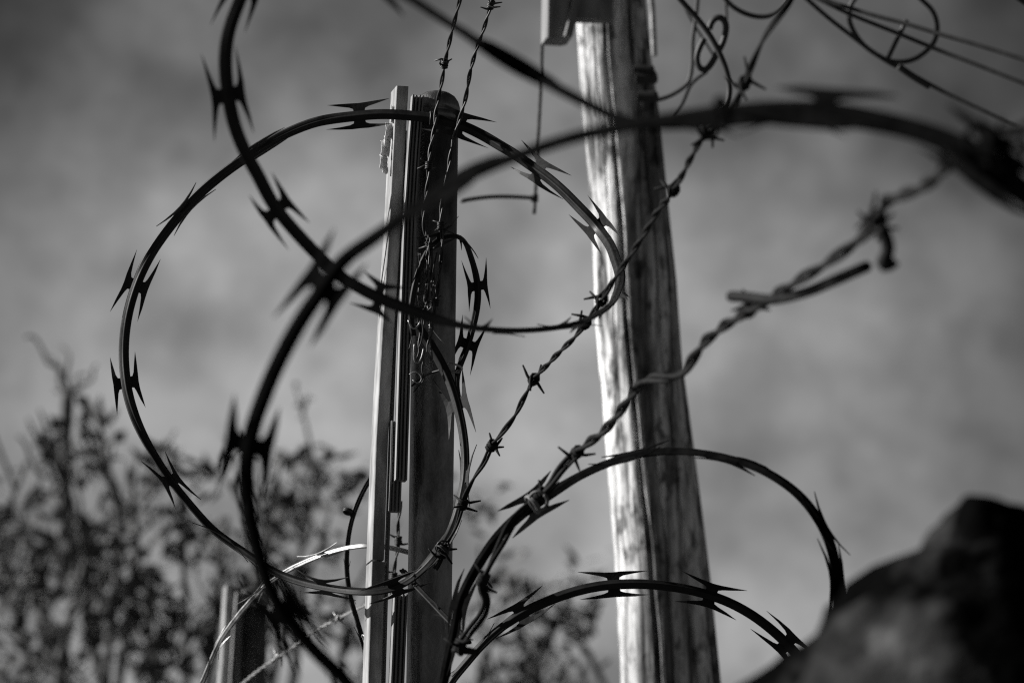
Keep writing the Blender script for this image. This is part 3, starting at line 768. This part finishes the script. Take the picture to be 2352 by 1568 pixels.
for (px_, py_, rad_, alb) in ((2058, 1400, .022, .24), (2050, 1490, .055, .08), (2120, 1430, .040, .09), (1830, 1560, .03, .08)):
    # pale patches in the base colour imitate lit spots on the stone's near face
    c_ = at(px_, py_, Zr - .12)
    d_ = rn.nodes.new('ShaderNodeVectorMath'); d_.operation = 'SUBTRACT'; rn.links.new(geo.outputs['Object'], d_.inputs[0]); d_.inputs[1].default_value = c_
    m_ = rn.nodes.new('ShaderNodeVectorMath'); m_.operation = 'MULTIPLY'; rn.links.new(d_.outputs[0], m_.inputs[0]); m_.inputs[1].default_value = (1, .12, .8)
    l_ = rn.nodes.new('ShaderNodeVectorMath'); l_.operation = 'LENGTH'; rn.links.new(m_.outputs[0], l_.inputs[0])
    z_ = rn.nodes.new('ShaderNodeTexNoise'); z_.inputs['Scale'].default_value = 30; rn.links.new(geo.outputs['Object'], z_.inputs[0])
    a_ = rn.nodes.new('ShaderNodeMath'); a_.operation = 'MULTIPLY_ADD'; rn.links.new(z_.outputs[0], a_.inputs[0]); a_.inputs[1].default_value = rad_ * 1.6; rn.links.new(l_.outputs['Value'], a_.inputs[2])
    w_ = rn.nodes.new('ShaderNodeMapRange'); rn.links.new(a_.outputs[0], w_.inputs[0])
    w_.inputs[1].default_value = rad_ * .9; w_.inputs[2].default_value = rad_ * 2.0; w_.inputs[3].default_value = alb; w_.inputs[4].default_value = 0
    s_ = rn.nodes.new('ShaderNodeMath'); s_.operation = 'MAXIMUM'; rn.links.new(src, s_.inputs[0]); rn.links.new(w_.outputs[0], s_.inputs[1])
    src = s_.outputs[0]
rn.links.new(src, rb.inputs['Base Color'])
o = rock.add(V, F).build('boulder', M['rock'])
tag(o, 'dark rounded lump of rough stone, strongly out of focus in the lower right corner', 'rock')

# ------------------------------------------------------------------ trees beyond the fence
def leaf_cloud(mb, rs, blobs, zc, zs, ln, wd):
    for (x, y, rx, ry, n) in blobs:
        left = int(n * .56)
        while left > 0:
            while True:
                u, v = rs.uniform(-1, 1), rs.uniform(-1, 1)
                if u * u + v * v < 1: break
            c = at(x + u * rx, y + v * ry, zc + rs.uniform(-zs, zs))
            g = Vector((rs.gauss(0, .6), rs.gauss(0, .6), rs.gauss(.3, .7)))
            for _ in range(rs.randint(2, 8)):
                p = c + Vector((rs.gauss(0, .028), rs.gauss(0, .05), rs.gauss(0, .034)))
                leaf(mb, rs, p, ln * rs.uniform(.4, 1.4), wd * rs.uniform(.5, 1.3), g)
                left -= 1
def leaf(mb, rs, p, l, w, g=Vector((0, 0, .3))):
    d = (g + Vector((rs.gauss(0, .6), rs.gauss(0, .6), rs.gauss(0, .6)))).normalized()
    s = d.cross(Vector((rs.gauss(0, 1), rs.gauss(0, 1), rs.gauss(0, 1)))).normalized()
    nn = d.cross(s)
    b = len(mb.v)
    mb.v += [tuple(p), tuple(p + d * l * .45 + s * w * .5 + nn * w * .12), tuple(p + d * l), tuple(p + d * l * .45 - s * w * .5 + nn * w * .12), tuple(p + d * l * .5)]
    mb.f += [(b, b + 1, b + 4), (b + 1, b + 2, b + 4), (b + 2, b + 3, b + 4), (b + 3, b, b + 4)]
def limb(mb, rs, p, q, r0, r1, wob=.05, n=8):
    P = [p.lerp(q, i / n) + Vector((rs.gauss(0, 1), rs.gauss(0, 1), rs.gauss(0, 1))) * wob * (0 if i in (0, n) else 1) for i in range(n + 1)]
    P = smooth_line(catmull(P, .05), 3)
    m = len(P)
    sweep(mb, P, [r0 + (r1 - r0) * i / (m - 1) for i in range(m)], 6)
    return P
def tree(seed, base, zc, zs, blobs, limbs, label, twigs, ln=.045, wd=.022, fill=None, name='tree'):
    rs = random.Random(seed)
    root = empty(name, base, label, 'tree', 'trees beyond the fence')
    hub = base + Vector((0, 0, 1.5))
    tr = MB(); limb(tr, rs, base, hub, .10, .07, .02); tr.build('trunk', M['bark'], root)
    tw = MB()
    for (x, y, dz, r) in limbs:
        q = at(x, y, zc + dz)
        b = MB(); P = limb(b, rs, hub, q, .05, r * 1.25, .08, 10)
        b.build('limb', M['bark'], root)
        for _ in range(twigs):
            s = P[int(len(P) * rs.uniform(.62, .99))]
            e = s + Vector((rs.gauss(0, .2), rs.gauss(0, .2), rs.uniform(.08, .45)))
            Q = limb(tw, rs, s, e, .011, .004, .02, 4)
            for pp in Q[2:]:
                if rs.random() < .55: leaf(lf_mb, rs, pp, ln * rs.uniform(.6, 1.2), wd * rs.uniform(.6, 1.2))
    return root, tw, rs
# main shrub tree, left
zc = 24.0
lf_mb = MB()
c0 = at(330, 1500, zc)
root, tw, rs = tree(5, Vector((c0.x, c0.y, 0)), zc, 1.0, None,
    [(150, 900, 0, .014), (90, 1250, .4, .03), (235, 1000, -.3, .010), (300, 1080, .2, .012), (60, 1060, .3, .008), (420, 1200, -.4, .012), (520, 1180, .3, .012), (640, 1060, 0, .010), (740, 1080, .5, .009),
     (700, 1300, -.5, .012), (600, 1330, .2, .014), (20, 1350, .5, .016), (-80, 1200, .4, .012), (330, 1300, .6, .016), (200, 1280, -.5, .016), (800, 1350, .3, .010), (-180, 1100, 0, .014), (-300, 1250, .5, .012)],
    'broad leafy tree far out of focus filling the lower left', 5)
# fan of bare twigs above the tall shoot
for (x, y) in ((58, 775), (92, 800), (135, 790), (222, 838), (200, 860)):
    limb(tw, rs, at(160, 905, zc), at(x, y, zc + rs.uniform(-.3, .3)), .011, .005, .03, 5)
for (x0, y0, x1, y1) in ((150, 1190, 62, 960), (150, 1120, 90, 940), (240, 1020, 190, 960), (280, 1180, 235, 1000), (100, 1100, 40, 1000)):
    limb(tw, rs, at(x0, y0, zc), at(x1, y1, zc), .013, .006, .015, 5)
limb(tw, rs, at(148, 1200, zc), at(163, 905, zc), .020, .013, .008, 6)
tw.build('twigs', M['bark'], root)['kind'] = 'stuff'
leaf_cloud(lf_mb, rs, [(165, 910, 14, 14, 10), (232, 980, 22, 26, 34), (225, 1040, 30, 30, 34), (265, 1060, 40, 26, 30), (150, 1040, 26, 90, 40), (90, 1020, 40, 70, 14), (350, 1075, 34, 26, 46), (370, 1100, 30, 26, 20), (540, 1040, 26, 14, 22),
    (330, 1150, 70, 40, 40), (190, 1130, 60, 40, 30), (450, 1090, 50, 20, 14), (610, 1130, 70, 70, 70), (700, 1060, 60, 40, 24), (755, 1080, 36, 40, 30), (735, 910, 8, 8, 3), (700, 1030, 14, 12, 4), (640, 1200, 90, 60, 60), (760, 1150, 80, 60, 40), (820, 1100, 30, 60, 12),
    (540, 1290, 110, 70, 150), (700, 1290, 90, 60, 90), (420, 1230, 60, 50, 50), (60, 1290, 110, 95, 330), (180, 1230, 100, 60, 150), (250, 1330, 130, 90, 330), (100, 1440, 120, 90, 150), (330, 1450, 130, 60, 220), (430, 1530, 110, 60, 200), (560, 1420, 100, 100, 220), (700, 1430, 80, 60, 60), (760, 1420, 70, 70, 40),
    (20, 1560, 60, 60, 40), (230, 1400, 130, 60, 160), (-150, 1300, 200, 220, 300), (-450, 1450, 200, 250, 260), (150, 1800, 550, 220, 900), (600, 1780, 260, 180, 300), (60, 1145, 40, 30, 14), (0, 1130, 24, 40, 16), (790, 1560, 60, 40, 30)], zc, .55, .098, .044)
o = lf_mb.build('foliage', M['leaf'], root, False); o['kind'] = 'stuff'
# second tree between post and pole
lf_mb = MB(); zc2 = 24.5
c0 = at(1230, 1500, zc2)
root, tw, rs = tree(9, Vector((c0.x, c0.y, 0)), zc2, .5, None, [(1180, 1350, 0, .009), (1290, 1400, .2, .01), (1340, 1480, -.2, .01), (1230, 1460, 0, .012), (1130, 1560, .2, .009), (1100, 1250, .1, .006)],
    'low blurred treetop between the steel post and the wooden pole', 4)
tw.build('twigs', M['bark'], root)['kind'] = 'stuff'
leaf_cloud(lf_mb, rs, [(1190, 1350, 70, 30, 34), (1270, 1400, 90, 45, 90), (1230, 1450, 60, 50, 110), (1330, 1450, 50, 50, 60), (1200, 1540, 110, 50, 130), (1340, 1550, 50, 30, 30), (1170, 1110, 14, 12, 5), (1335, 1310, 18, 12, 10), (1370, 1295, 10, 8, 4), (1100, 1210, 40, 26, 14), (1080, 1130, 26, 30, 8),
    (1150, 1300, 20, 14, 6), (1250, 1750, 240, 170, 600), (1080, 1420, 60, 60, 40)], zc2, .4, .092, .042)
o = lf_mb.build('foliage', M['leaf'], root, False); o['kind'] = 'stuff'
